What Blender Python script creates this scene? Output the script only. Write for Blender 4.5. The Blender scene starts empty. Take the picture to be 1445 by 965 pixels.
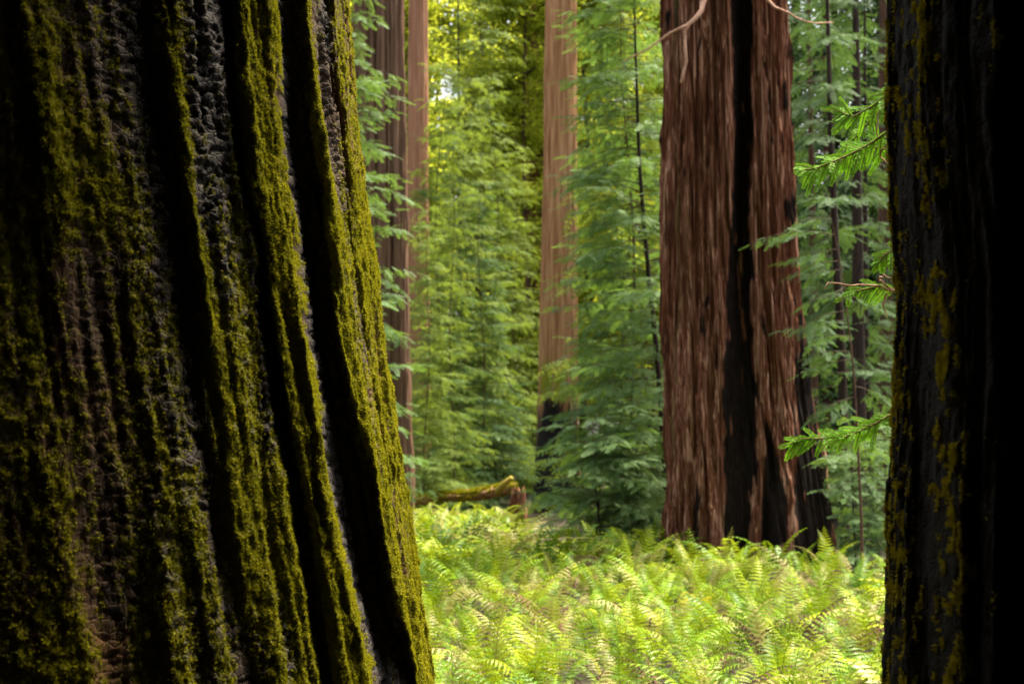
import bpy, math, random
import numpy as np
from math import radians, sin, cos, pi
from mathutils import Vector

C = bpy.context.scene.collection
SC = bpy.context.scene
rng = np.random.default_rng(11)
random.seed(5)

# ------------------------------------------------------------------ camera
F = 2007.0                       # focal length in pixels of a 1445 px wide frame (50 mm)
TILT = math.atan(157.5 / F)      # the camera looks slightly up
CAM = np.array([0.0, 0.0, 1.7])
FW = np.array([0, cos(TILT), sin(TILT)])
UP = np.array([0, -sin(TILT), cos(TILT)])

cd = bpy.data.cameras.new('camera')
cam = bpy.data.objects.new('camera', cd)
C.objects.link(cam)
cam.location = CAM
cam.rotation_euler = (pi / 2 + TILT, 0, 0)
cd.sensor_width = 36
cd.lens = 36 * F / 1445
cd.clip_start = 0.05
cd.clip_end = 1500
cd.dof.use_dof = True
cd.dof.focus_distance = 4.5
cd.dof.aperture_fstop = 5.6
SC.camera = cam

# ------------------------------------------------------------------ sky, sun, exposure
SUN_EL, SUN_AZ = radians(67), radians(52)          # azimuth clockwise from +Y
world = bpy.data.worlds.new('World')
SC.world = world
world.use_nodes = True
nt = world.node_tree
bg = nt.nodes['Background']
sky = nt.nodes.new('ShaderNodeTexSky')
sky.sky_type = 'NISHITA'
sky.sun_disc = False
sky.sun_elevation = SUN_EL
sky.sun_rotation = SUN_AZ
sky.air_density = 1.0
sky.dust_density = 6.0
sky.ozone_density = 0.5
hs = nt.nodes.new('ShaderNodeHueSaturation')
hs.inputs['Saturation'].default_value = 0.35        # white overcast
nt.links.new(sky.outputs[0], hs.inputs['Color'])
nt.links.new(hs.outputs[0], bg.inputs['Color'])
bg.inputs['Strength'].default_value = 0.15

sd = bpy.data.lights.new('sun', 'SUN')
sd.energy = 5.0
sd.angle = radians(6)
sd.color = (1.0, 0.90, 0.70)
sun = bpy.data.objects.new('sun', sd)
C.objects.link(sun)
sv = Vector((sin(SUN_AZ) * cos(SUN_EL), cos(SUN_AZ) * cos(SUN_EL), sin(SUN_EL)))
sun.rotation_euler = sv.to_track_quat('Z', 'Y').to_euler()
sun.location = (0, 10, 30)

SC.view_settings.view_transform = 'Standard'
SC.view_settings.look = 'None'
SC.view_settings.exposure = 1.9
SC.view_settings.gamma = 1.0
SC.render.engine = 'CYCLES'
SC.cycles.use_denoising = True
SC.cycles.use_adaptive_sampling = False
SC.cycles.max_bounces = 8
SC.cycles.transparent_max_bounces = 4
SC.cycles.diffuse_bounces = 4
SC.cycles.glossy_bounces = 2
SC.cycles.transmission_bounces = 4

# ------------------------------------------------------------------ helpers
def ray(px, py):
    x = (px - 722.5) / F
    y = -(py - 482.5) / F
    return FW + np.array([x, 0, 0]) + y * UP

def at(px, py, Y):
    d = ray(px, py)
    return CAM + d * (Y / d[1])

def azim(px, py):
    d = ray(px, py)
    return math.atan2(d[0], d[1])

def project(P):
    q = P - CAM
    dep = q @ FW
    dep = np.where(np.abs(dep) < 1e-3, 1e-3, dep)
    return 722.5 + F * q[..., 0] / dep, 482.5 - F * (q @ UP) / dep

def hash2(ix, iy, seed):
    h = (ix.astype(np.int64) * 374761393 + iy.astype(np.int64) * 668265263 + seed * 974711 + 12345) & 0xffffffff
    h = ((h ^ (h >> 13)) * 1274126177) & 0xffffffff
    h = h ^ (h >> 16)
    return (h & 0xffffff) / float(0xffffff)

def vn(x, y, seed=0):
    ix, iy = np.floor(x), np.floor(y)
    fx, fy = x - ix, y - iy
    fx = fx * fx * (3 - 2 * fx)
    fy = fy * fy * (3 - 2 * fy)
    a = hash2(ix, iy, seed); b = hash2(ix + 1, iy, seed)
    c = hash2(ix, iy + 1, seed); d = hash2(ix + 1, iy + 1, seed)
    return (a + (b - a) * fx) * (1 - fy) + (c + (d - c) * fx) * fy

def fbm(x, y, seed=0, oct=4):
    s = 0; a = .5; t = 0
    for k in range(oct):
        s = s + a * vn(x, y, seed + k * 17); t += a
        x = x * 2.03; y = y * 2.03; a *= .5
    return s / t

def ridged(x, y, seed=0, oct=3):
    s = 0; a = .5; t = 0
    for k in range(oct):
        s = s + a * (1 - np.abs(2 * vn(x, y, seed + k * 13) - 1)); t += a
        x = x * 2.1; y = y * 2.1; a *= .5
    return s / t

def sst(a, b, x):
    t = np.clip((x - a) / (b - a), 0, 1)
    return t * t * (3 - 2 * t)

def mesh_data(name, V, faces, mats=(), smooth=False, attrs=None):
    """faces: list of int arrays, each (n,3) or (n,4)"""
    me = bpy.data.meshes.new(name)
    V = np.ascontiguousarray(V, dtype=np.float32)
    faces = [np.asarray(f, dtype=np.int32) for f in faces if len(f)]
    me.vertices.add(len(V))
    me.vertices.foreach_set('co', V.ravel())
    li = np.concatenate([f.ravel() for f in faces])
    tot = np.concatenate([np.full(len(f), f.shape[1], np.int32) for f in faces])
    st = np.concatenate([[0], np.cumsum(tot)[:-1]]).astype(np.int32)
    me.loops.add(len(li))
    me.loops.foreach_set('vertex_index', li)
    me.polygons.add(len(tot))
    me.polygons.foreach_set('loop_start', st)
    me.polygons.foreach_set('loop_total', tot)
    me.update(calc_edges=True)
    if smooth:
        me.polygons.foreach_set('use_smooth', np.ones(len(tot), dtype=bool))
    for k, a in (attrs or {}).items():
        at_ = me.attributes.new(k, 'FLOAT', 'POINT')
        at_.data.foreach_set('value', np.ascontiguousarray(a, dtype=np.float32).ravel())
    for m in mats:
        me.materials.append(m)
    return me

def obj(name, me, parent=None, loc=None, kind=None):
    o = bpy.data.objects.new(name, me)
    C.objects.link(o)
    if parent is not None:
        o.parent = parent
    if loc is not None:
        o.location = loc
    if kind:
        o['kind'] = kind
    return o

def thing(name, label, cat, loc=(0, 0, 0), rz=0, group=None, sc=1.0):
    o = bpy.data.objects.new(name, None)
    o.empty_display_size = .2
    C.objects.link(o)
    o.location = loc
    o.rotation_euler = (0, 0, rz)
    o.scale = (sc, sc, sc)
    o['label'] = label
    o['category'] = cat
    if group:
        o['group'] = group
    return o

def tube(pts, rad, sides=5, cap=True):
    """swept tube -> (V, quads, tris)"""
    P = np.asarray(pts, float)
    n = len(P)
    rad = np.broadcast_to(np.asarray(rad, float), (n,))
    T = np.gradient(P, axis=0)
    T /= np.linalg.norm(T, axis=1)[:, None] + 1e-9
    ref = np.array([0, 0, 1.0]) if abs(T[0][2]) < .8 else np.array([1.0, 0, 0])
    A = np.cross(T, ref); A /= np.linalg.norm(A, axis=1)[:, None] + 1e-9
    B = np.cross(T, A)
    ang = np.linspace(0, 2 * pi, sides, endpoint=False)
    V = P[:, None, :] + rad[:, None, None] * (np.cos(ang)[None, :, None] * A[:, None, :] + np.sin(ang)[None, :, None] * B[:, None, :])
    V = V.reshape(-1, 3)
    i = np.arange(n - 1)[:, None] * sides
    j = np.arange(sides)[None, :]
    k = (j + 1) % sides
    Q = np.stack([i + j, i + k, i + sides + k, i + sides + j], -1).reshape(-1, 4)
    T3 = np.zeros((0, 3), int)
    if cap:
        e = (n - 1) * sides
        T3 = np.array([[e, e + a, e + a + 1] for a in range(1, sides - 1)] + [[0, a + 1, a] for a in range(1, sides - 1)])
    return V, Q, T3

class Acc:
    def __init__(s):
        s.V = []; s.Q = []; s.T = []; s.n = 0
    def add(s, V, Q=None, T=None):
        if Q is not None and len(Q): s.Q.append(np.asarray(Q) + s.n)
        if T is not None and len(T): s.T.append(np.asarray(T) + s.n)
        s.V.append(V); s.n += len(V)
    def tube(s, *a, **k):
        s.add(*tube(*a, **k))
    def mesh(s, name, mats, smooth=False):
        f = []
        if s.Q: f.append(np.concatenate(s.Q))
        if s.T: f.append(np.concatenate(s.T))
        return mesh_data(name, np.concatenate(s.V), f, mats, smooth)

# ------------------------------------------------------------------ materials
def newmat(name):
    m = bpy.data.materials.new(name)
    m.use_nodes = True
    t = m.node_tree
    b = t.nodes['Principled BSDF']
    b.inputs['Roughness'].default_value = .85
    b.inputs['Specular IOR Level'].default_value = .2
    return m, t, b

def noise(t, scale, vec=None, detail=4, rough=.6):
    n = t.nodes.new('ShaderNodeTexNoise')
    n.inputs['Scale'].default_value = scale
    n.inputs['Detail'].default_value = detail
    n.inputs['Roughness'].default_value = rough
    if vec is not None: t.links.new(vec, n.inputs['Vector'])
    return n.outputs['Fac']

def ramp(t, fac, stops):
    r = t.nodes.new('ShaderNodeValToRGB')
    e = r.color_ramp.elements
    while len(e) < len(stops): e.new(.5)
    for k, (p, c) in enumerate(stops):
        e[k].position = p; e[k].color = (*c, 1)
    t.links.new(fac, r.inputs[0])
    return r.outputs[0]

def mixc(t, fac, a, b):
    m = t.nodes.new('ShaderNodeMix')
    m.data_type = 'RGBA'
    for s, i in ((fac, 0), (a, 6), (b, 7)):
        if hasattr(s, 'is_linked'): t.links.new(s, m.inputs[i])
        elif isinstance(s, (int, float)): m.inputs[i].default_value = s
        else: m.inputs[i].default_value = (*s, 1)
    return m.outputs[2]

def objvec(t, sc):
    c = t.nodes.new('ShaderNodeTexCoord')
    m = t.nodes.new('ShaderNodeMapping')
    m.inputs['Scale'].default_value = sc
    t.links.new(c.outputs['Object'], m.inputs[0])
    return m.outputs[0]

def attr(t, name):
    a = t.nodes.new('ShaderNodeAttribute')
    a.attribute_name = name
    return a.outputs['Fac']

def bump(t, b, h, strength, dist):
    n = t.nodes.new('ShaderNodeBump')
    n.inputs['Strength'].default_value = strength
    n.inputs['Distance'].default_value = dist
    t.links.new(h, n.inputs['Height'])
    t.links.new(n.outputs[0], b.inputs['Normal'])

def math_(t, op, a, b=None):
    n = t.nodes.new('ShaderNodeMath'); n.operation = op
    for i, s in ((0, a), (1, b)):
        if s is None: continue
        if hasattr(s, 'is_linked'): t.links.new(s, n.inputs[i])
        else: n.inputs[i].default_value = s
    return n.outputs[0]

def bark_mat(name, stops, char=(.010, .009, .009), mossc=((.06, .065, .004), (.22, .20, .010)), rust=(.17, .075, .010), sx=18, sz=.9, check=True, bs=.6, spec=.15):
    m, t, b = newmat(name)
    v = objvec(t, (sx, sx, sz))
    v2 = objvec(t, (sx * 3.0, sx * 3.0, sz * 2.0))
    n1 = noise(t, 1, v, 5, .65)
    n2 = noise(t, 1, v2, 4, .6)
    mix = math_(t, 'ADD', math_(t, 'MULTIPLY', n1, .5), math_(t, 'MULTIPLY', n2, .5))
    bark = ramp(t, mix, stops)
    vc = objvec(t, (26, 26, 34))
    vo = t.nodes.new('ShaderNodeTexVoronoi'); vo.feature = 'DISTANCE_TO_EDGE'
    t.links.new(vc, vo.inputs['Vector']); vo.inputs['Scale'].default_value = 1.6
    nn = noise(t, 9, objvec(t, (1, 1, 1)), 3)
    ch = ramp(t, noise(t, 1, objvec(t, (30, 30, 10)), 4), ((.3, char), (.75, tuple(c * 3.2 + .003 for c in char))))
    col = mixc(t, attr(t, 'char'), bark, ch)
    rn = ramp(t, noise(t, 1, objvec(t, (14, 14, 5)), 4), ((.35, (.05, .028, .008)), (.7, rust)))
    col = mixc(t, attr(t, 'rust'), col, rn)
    ms = ramp(t, noise(t, 70, objvec(t, (1, 1, 1)), 4, .7), ((.3, mossc[0]), (.7, mossc[1])))
    col = mixc(t, attr(t, 'moss'), col, ms)
    t.links.new(col, b.inputs['Base Color'])
    ed = ramp(t, vo.outputs['Distance'], ((0, (0, 0, 0)), (.12, (1, 1, 1))))
    h = math_(t, 'ADD', mix, math_(t, 'MULTIPLY', attr(t, 'char'), math_(t, 'MULTIPLY', ed, .5 if check else 0.0)))
    bump(t, b, h, bs, .012)
    r = t.nodes.new('ShaderNodeMapRange')
    t.links.new(attr(t, 'char'), r.inputs[0])
    r.inputs[3].default_value = .95; r.inputs[4].default_value = .8
    t.links.new(r.outputs[0], b.inputs['Roughness'])
    b.inputs['Specular IOR Level'].default_value = spec
    return m

M_mossy = bark_mat('mossy bark', ((.3, (.022, .012, .006)), (.55, (.065, .034, .014)), (.8, (.12, .068, .03))), char=(.019, .0155, .0135), sx=30, sz=3, bs=.9)
M_burnt = bark_mat('burnt bark', ((.3, (.010, .008, .006)), (.8, (.034, .022, .014))), char=(.006, .005, .0042), mossc=((.13, .10, .006), (.34, .27, .012)), sx=34, sz=2.4, spec=.04)
M_red = bark_mat('redwood bark', ((.36, (.018, .007, .004)), (.46, (.075, .027, .014)), (.53, (.14, .060, .034)), (.63, (.42, .245, .165))), sx=14, sz=.5, char=(.0045, .003, .0022), check=False, bs=.9, spec=.04,
                 mossc=((.12, .10, .04), (.22, .19, .08)))
M_pale = bark_mat('pale redwood bark', ((.34, (.11, .050, .018)), (.46, (.26, .125, .055)), (.56, (.42, .235, .112)), (.72, (.58, .39, .22))), sx=9, sz=.35, check=False, bs=.9,
                  mossc=((.10, .12, .01), (.30, .28, .02)))
M_grey = bark_mat('grey redwood bark', ((.28, (.05, .028, .018)), (.5, (.15, .085, .055)), (.75, (.28, .175, .12))), sx=9, sz=.35, check=False, bs=.9)

def simple_bark(name, a, c, sx=30, sz=4):
    m, t, b = newmat(name)
    n1 = noise(t, 1, objvec(t, (sx, sx, sz)), 4)
    t.links.new(ramp(t, n1, ((.3, a), (.7, c))), b.inputs['Base Color'])
    bump(t, b, n1, .5, .01)
    return m
M_dark = simple_bark('dark sapling bark', (.012, .008, .006), (.045, .028, .02))
M_brown = simple_bark('brown sapling bark', (.04, .02, .013), (.12, .062, .04))
M_twig = simple_bark('dry twig', (.34, .17, .11), (.60, .38, .27), 60, 20)
M_shoot = simple_bark('shoot twig', (.09, .07, .02), (.20, .15, .05), 60, 20)
M_limb = simple_bark('limb bark', (.02, .014, .008), (.07, .045, .025))

def leaf_mat(name, c0, c1, trans=.35, tc=None, var=.5, scale=3.0, rough=.7, spec=.12):
    m, t, b = newmat(name)
    b.inputs['Roughness'].default_value = rough
    b.inputs['Specular IOR Level'].default_value = spec
    oi = t.nodes.new('ShaderNodeObjectInfo')
    n1 = noise(t, scale, objvec(t, (1, 1, 1)), 3, .7)
    f = math_(t, 'ADD', math_(t, 'MULTIPLY', oi.outputs['Random'], var), math_(t, 'MULTIPLY', n1, 1 - var))
    col = ramp(t, f, ((.25, c0), (.75, c1)))
    t.links.new(col, b.inputs['Base Color'])
    tr = t.nodes.new('ShaderNodeBsdfTranslucent')
    if tc:
        t.links.new(mixc(t, .7, col, tc), tr.inputs['Color'])
    else:
        t.links.new(col, tr.inputs['Color'])
    mx = t.nodes.new('ShaderNodeMixShader')
    mx.inputs[0].default_value = trans
    out = t.nodes['Material Output']
    t.links.new(b.outputs[0], mx.inputs[1]); t.links.new(tr.outputs[0], mx.inputs[2])
    t.links.new(mx.outputs[0], out.inputs['Surface'])
    return m

M_needle = leaf_mat('redwood needles', (.028, .075, .014), (.125, .215, .070), .36, (.15, .25, .025), scale=5, spec=.25)
M_needle_shade = leaf_mat('shade-darkened needles', (.025, .06, .018), (.07, .125, .05), .33, (.09, .16, .02), scale=5)  # needle colour darkened to stand in for shade in the right-hand woods
M_needle_far = leaf_mat('far needles', (.050, .10, .016), (.18, .24, .05), .40, (.25, .33, .03), scale=1.2)
M_broad = leaf_mat('broad leaves', (.18, .24, .02), (.36, .40, .04), .58, (.52, .56, .04), scale=1.0)
M_near = leaf_mat('bright needles', (.08, .24, .008), (.17, .38, .025), .4, (.2, .44, .01), scale=30, rough=.6, spec=.05)
M_fern = leaf_mat('green fern', (.030, .105, .0015), (.205, .335, .004), .2, (.28, .36, .006), scale=9, spec=.16, rough=.45)
M_fern_y = leaf_mat('yellow green fern', (.11, .18, .002), (.33, .40, .005), .22, (.36, .40, .015), scale=9, spec=.16, rough=.45)
M_fern_p = leaf_mat('pale faded fern', (.15, .135, .03), (.36, .33, .10), .2, (.40, .38, .08), scale=9, spec=.16, rough=.45)
M_fern_b = leaf_mat('brown dead fern', (.05, .022, .014), (.16, .075, .05), .1, None, scale=8)
M_fern_o = leaf_mat('golden fern', (.45, .30, .03), (.55, .40, .06), .3, None, scale=8)
M_sorrel = leaf_mat('clover leaves', (.03, .07, .008), (.09, .15, .015), .35, (.2, .3, .02), scale=12)
M_moss = leaf_mat('moss', (.09, .10, .003), (.36, .325, .010), .3, (.25, .24, .01), var=0, scale=16, rough=1, spec=.05)
M_lichen = leaf_mat('yellow lichen', (.30, .25, .01), (.60, .50, .03), .2, None, var=0, scale=30, rough=1, spec=.05)

m, t, b = newmat('forest floor')
v1 = objvec(t, (1, 1, 1))
n1 = noise(t, 3, v1, 6, .7); n2 = noise(t, 45, v1, 4, .7)
ff = math_(t, 'ADD', math_(t, 'MULTIPLY', n1, .4), math_(t, 'MULTIPLY', n2, .6))
t.links.new(ramp(t, ff, ((.3, (.008, .006, .003)), (.5, (.026, .018, .009)), (.7, (.065, .042, .022)))), b.inputs['Base Color'])
bump(t, b, ff, .8, .03)
M_ground = m

# ------------------------------------------------------------------ ground
def ground_z(x, y):
    r = np.hypot(x, y)
    return .30 * np.exp(-((x - 4) ** 2 + (y - 18) ** 2) / 50) + (fbm(x * .22 + 9, y * .22 + 4, 3, 3) - .5) * .30 * sst(5, 14, r) + .012 * np.maximum(0, r - 40)

rr = np.concatenate([np.linspace(0.01, 45, 110), np.geomspace(46, 240, 20)])
aa = np.linspace(0, 2 * pi, 181)[:-1]
X = rr[:, None] * np.sin(aa)[None]; Y = rr[:, None] * np.cos(aa)[None]
Z = ground_z(X, Y) + (fbm(X * 2, Y * 2, 8, 3) - .5) * .06
V = np.stack([X, Y, Z], -1).reshape(-1, 3)
nA = len(aa)
i = np.arange(len(rr) - 1)[:, None] * nA; j = np.arange(nA)[None]; k = (j + 1) % nA
Q = np.stack([i + k, i + j, i + nA + j, i + nA + k], -1).reshape(-1, 4)
obj('ground', mesh_data('ground', V, [Q, np.array([[0, 60, 120]])], [M_ground], True), kind='structure')

def gz(x, y):
    return float(ground_z(np.array([x]), np.array([y]))[0])

# ------------------------------------------------------------------ trunks traced from their ridge lines
def traced_trunk(name, mat, D_dir, zs, th_rel, edges, nodes, ys, fibre, moss_fn, seed, top_taper=.006, wamp=1.0):
    """edges: (ys, left px or None, right px or None), D: distance of the axis; nodes: list of (px at ys, disp, moss, char, rust)"""
    D, Rfix = D_dir
    ey, eL, eR = edges
    nR, nT = len(zs), len(th_rel)
    P = np.zeros((nR, nT, 3)); Nn = np.zeros((nR, nT, 3))
    cen = np.zeros((nR, 2)); Rad = np.zeros(nR); PYr = np.zeros(nR)
    for r, z in enumerate(zs):
        _, pyr = project(np.array([[0.0, D, z]]))
        pyr = float(np.clip(pyr[0], -900, 1700)); PYr[r] = pyr
        pye = float(np.clip(pyr, ey[0], ey[-1]))
        if eL is not None and eR is not None:
            a0 = azim(np.interp(pye, ey, eL), pye); a1 = azim(np.interp(pye, ey, eR), pye)
            h = (a1 - a0) / 2; ac = (a0 + a1) / 2
            R = D * sin(h); cx, cy = D * sin(ac), D * cos(ac)
        else:
            R = Rfix(z)
            if eR is not None:
                a = azim(np.interp(pye, ey, eR), pye); cy = D; cx = (cy * sin(a) - R) / cos(a)
            else:
                a = azim(np.interp(pye, ey, eL), pye); cy = D; cx = (cy * sin(a) + R) / cos(a)
        sh = max(.25, 1 - top_taper * max(0, z - 4))
        R *= sh
        cen[r] = cx, cy; Rad[r] = R
    th0 = math.atan2(-cen[nR // 3][1], -cen[nR // 3][0])
    th = th0 + th_rel
    ct, s_t = np.cos(th), np.sin(th)
    P[..., 0] = cen[:, 0:1] + Rad[:, None] * ct; P[..., 1] = cen[:, 1:2] + Rad[:, None] * s_t; P[..., 2] = zs[:, None]
    Nn[..., 0] = ct; Nn[..., 1] = s_t
    arc = th_rel[None, :] * np.mean(Rad); zz = zs[:, None] + 0 * arc
    px, py = project(P)
    vd = CAM - P; vd /= np.linalg.norm(vd, axis=-1)[..., None]
    face = (Nn * vd).sum(-1)
    w = sst(-.12, .02, face)
    pxscale = F / np.linalg.norm(P - CAM, axis=-1)
    warp = wamp * (fbm(arc * 2 + 5, zz * 1.5, seed, 3) - .5) * .03 * pxscale + wamp * (fbm(arc * 9 + 5, zz * 6, seed + 5, 3) - .5) * .014 * pxscale
    out = np.zeros((4, nR, nT))
    for r in range(nR):
        pyc = np.clip(PYr[r], ys[0], ys[-1])
        npx = np.array([np.interp(pyc, ys, nd[0]) for nd in nodes])
        npx = np.maximum.accumulate(npx + np.arange(len(npx)) * 1e-3)
        edge_fade = 1.0
        for c in range(4):
            val = np.array([np.interp(pyc, ys, nd[1 + c]) if np.ndim(nd[1 + c]) else nd[1 + c] for nd in nodes])
            out[c, r] = np.interp(px[r] + warp[r] * edge_fade, npx, val)
    back = (ridged(arc * 1.6, zz * .15, seed + 9, 3) - .6) * .12
    disp = out[0] * w + back * (1 - w)
    moss = out[1] * w + .1 * (1 - w); char = out[2] * w + .5 * (1 - w); rust = out[3] * w
    fine, moss, char, rust = moss_fn(0 * disp, moss, char, rust, arc, zz)
    hv = vd.copy(); hv[..., 2] = 0; hv /= np.linalg.norm(hv, axis=-1)[..., None]
    dirn = hv * w[..., None] + Nn * (1 - w[..., None])          # ridges stand out towards the clearing side
    P = P + dirn * disp[..., None] + Nn * fine[..., None]
    i = np.arange(nR - 1)[:, None] * nT; j = np.arange(nT)[None]; k = (j + 1) % nT
    Q = np.stack([i + j, i + k, i + nT + k, i + nT + j], -1).reshape(-1, 4)
    top = (nR - 1) * nT
    cap = np.array([[top, top + a, top + a + 1] for a in range(1, nT - 1)])
    me = mesh_data(name, P.reshape(-1, 3), [Q, cap], [mat], True, dict(moss=moss, char=char, rust=rust))
    return me, P, Nn, moss, px, py, w, cen, Rad, zs

def tufts(P, wgt, N, n, size, seed, mats, name, flat=.6):
    """tiny leaf blades scattered over a surface where wgt is large"""
    g = np.random.default_rng(seed)
    nR, nT = wgt.shape
    # area weighting
    du = np.linalg.norm(np.roll(P, -1, 1) - P, axis=-1); dv = np.linalg.norm(np.roll(P, -1, 0) - P, axis=-1)
    dv[-1] = 0
    pw = (wgt * du * dv).ravel(); pw /= pw.sum()
    idx = np.searchsorted(np.cumsum(pw), g.random(n)); idx = np.minimum(idx, nR * nT - 1)
    r, c = idx // nT, idx % nT
    r2 = np.minimum(r + 1, nR - 1); c2 = (c + 1) % nT
    a, b = g.random((n, 1)), g.random((n, 1))
    p = P[r, c] * (1 - a) * (1 - b) + P[r2, c] * a * (1 - b) + P[r, c2] * (1 - a) * b + P[r2, c2] * a * b
    nn = N[r, c]
    d = nn * .8 + g.normal(0, flat, (n, 3)); d[:, 2] += .15
    d /= np.linalg.norm(d, axis=1)[:, None]
    sd = np.cross(d, g.normal(0, 1, (n, 3))); sd /= np.linalg.norm(sd, axis=1)[:, None]
    s = size * (.5 + g.random((n, 1)))
    bse = p - nn * .001
    V = np.stack([bse - sd * s * .33, bse + sd * s * .33, bse + d * s], 1).reshape(-1, 3)
    T = np.arange(n * 3).reshape(-1, 3)
    return mesh_data(name, V, [T], mats)

def rows(z0, z1, n, lo, hi, zt, ntop=40):
    return np.concatenate([np.linspace(lo, z0, 8)[:-1], np.linspace(z0, z1, n), z1 + (zt - z1) * np.linspace(0, 1, ntop)[1:] ** 1.6])

# ---- the mossy tree on the left
YS = np.array([0, 240, 480, 720, 965.])
def nd(px, d, ms, ch, ru=0.0): return (np.array(px, float), d, ms, ch, ru)
LN = [
    nd([-260, -260, -260, -260, -260], 0.0, .35, .2),
    nd([-120, -110, -100, -90, -80], .0, .3, .3, .2),
    nd([-30, -25, -20, -15, -10], .0, .45, .3),
    nd([15, 22, 30, 40, 50], .0, .5, .2),
    nd([60, 70, 80, 95, 105], .0, .5, .1, .15),
    nd([90, 98, 112, 130, 145], -.01, [.3, .3, .45, .55, .6], .3, .3),
    nd([118, 132, 165, 190, 215], -.02, [.15, .2, .45, .6, .6], .5, .2),
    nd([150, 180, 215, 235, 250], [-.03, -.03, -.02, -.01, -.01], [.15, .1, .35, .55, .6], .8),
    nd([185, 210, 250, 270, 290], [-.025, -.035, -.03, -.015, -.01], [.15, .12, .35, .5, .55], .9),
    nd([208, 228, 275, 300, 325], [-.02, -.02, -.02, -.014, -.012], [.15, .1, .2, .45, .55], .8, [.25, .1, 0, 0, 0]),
    nd([226, 240, 286, 320, 360], [.0, .0, -.004, -.010, -.012], [.25, .85, .8, .7, .6], .6),
    nd([238, 252, 295, 330, 375], [.016, .016, .008, .0, -.002], [.2, .95, .9, .75, .65], .5),
    nd([252, 266, 305, 342, 392], .0, [.1, .2, .5, .65, .65], 1),
    nd([275, 292, 325, 362, 412], .0, [.05, .05, .3, .7, .65], 1),
    nd([292, 308, 345, 380, 428], -.01, [.0, .05, .35, .75, .7], 1),
    nd([300, 319, 360, 405, 452], [-.005, -.005, .0, .01, .01], [.05, .15, .35, .75, .75], .9),
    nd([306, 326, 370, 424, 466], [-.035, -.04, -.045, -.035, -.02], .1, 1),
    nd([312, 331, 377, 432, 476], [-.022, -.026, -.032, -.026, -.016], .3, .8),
    nd([318, 337, 383, 438, 482], .026, .9, .2),
    nd([332, 352, 392, 445, 490], .042, 1, 0, .1),
    nd([344, 366, 402, 450, 500], .038, .7, .1, .2),
    nd([360, 378, 412, 455, 512], .045, .95, .0, .1),
    nd([376, 392, 422, 462, 524], .058, 1, 0),
    nd([385, 401, 430, 468, 534], .035, .9, 0),
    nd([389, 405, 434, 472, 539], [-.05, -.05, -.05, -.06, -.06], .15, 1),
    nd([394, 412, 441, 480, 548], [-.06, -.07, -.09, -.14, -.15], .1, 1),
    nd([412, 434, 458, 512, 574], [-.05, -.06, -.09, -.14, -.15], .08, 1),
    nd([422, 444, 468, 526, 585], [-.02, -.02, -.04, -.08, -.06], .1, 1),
    nd([428, 450, 473, 531, 589], [.04, .04, .04, .04, .03], .9, .4),
    nd([437, 460, 482, 538, 592], .03, [.55, .6, .65, .75, .85], .4, .25),
    nd([444, 468, 490, 545, 594], [-.05, -.05, .0, .02, .02], [.1, .3, .7, .85, .9], .6, .1),
    nd([454, 480, 502, 552, 597], [-.05, -.04, -.01, .01, .02], [.1, .15, .3, .5, .6], [1, 1, .6, .4, .3], [.2, .3, .6, .6, .6]),
    nd([468, 490, 512, 558, 599], [.02, .02, .02, .02, .02], [.6, .6, .6, .65, .7], .0, .6),
    nd([478, 502, 526, 564, 602], [-.01, 0, .0, .01, .01], [.35, .45, .55, .7, .8], .0, .8),
    nd([489, 512, 538, 571, 606], 0, [.4, .35, .4, .55, .6], .0, .8),
]
def moss_left(disp, moss, char, rust, arc, zz):
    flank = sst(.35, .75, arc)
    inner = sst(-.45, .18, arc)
    moss = moss * (.66 + .26 * inner + .08 * flank); char = np.maximum(char, .75 * (1 - inner) * fbm(arc * 3, zz * 1.2, 39, 3) * 1.7)  # thinner moss and extra char leftwards imitate the light fading there
    fib = ridged(arc * 22 + zz * 1.2, zz * 1.6, 41, 3)
    med = ridged(arc * 7 + zz * .7, zz * .7, 47, 3)
    fine = fbm(arc * 95, zz * 60, 55, 3)
    checks = np.abs(fbm(arc * 34 + 3, zz * 52, 61, 2) - .5)
    disp = disp + (med - .6) * (.009 + .008 * inner) + (fib - .6) * (.011 + .019 * flank)
    patch = fbm(arc * 10, zz * 4, 71, 4) * .34 + fbm(arc * 45, zz * 4, 73, 3) * .28 + fbm(arc * 110, zz * 75, 77, 2) * .38
    mm = sst(-.25, .30, moss * .95 - .45 + (patch - .5) * 2.2 + (fib - .6) * (.25 + .45 * flank) + (med - .6) * .3)
    mm = mm * sst(.02, .12, moss)
    disp = disp + mm * ((fine - .5) * .012 + (fbm(arc * 40, zz * 30, 83, 2) - .5) * .010 + .004) + char * (1 - mm) * np.minimum(checks, .12) * .09
    return disp, mm, np.clip(char, 0, 1), np.clip(rust * sst(.45, .6, fbm(arc * 9, zz * 4, 91, 3)) * 1.2, 0, 1)

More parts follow.
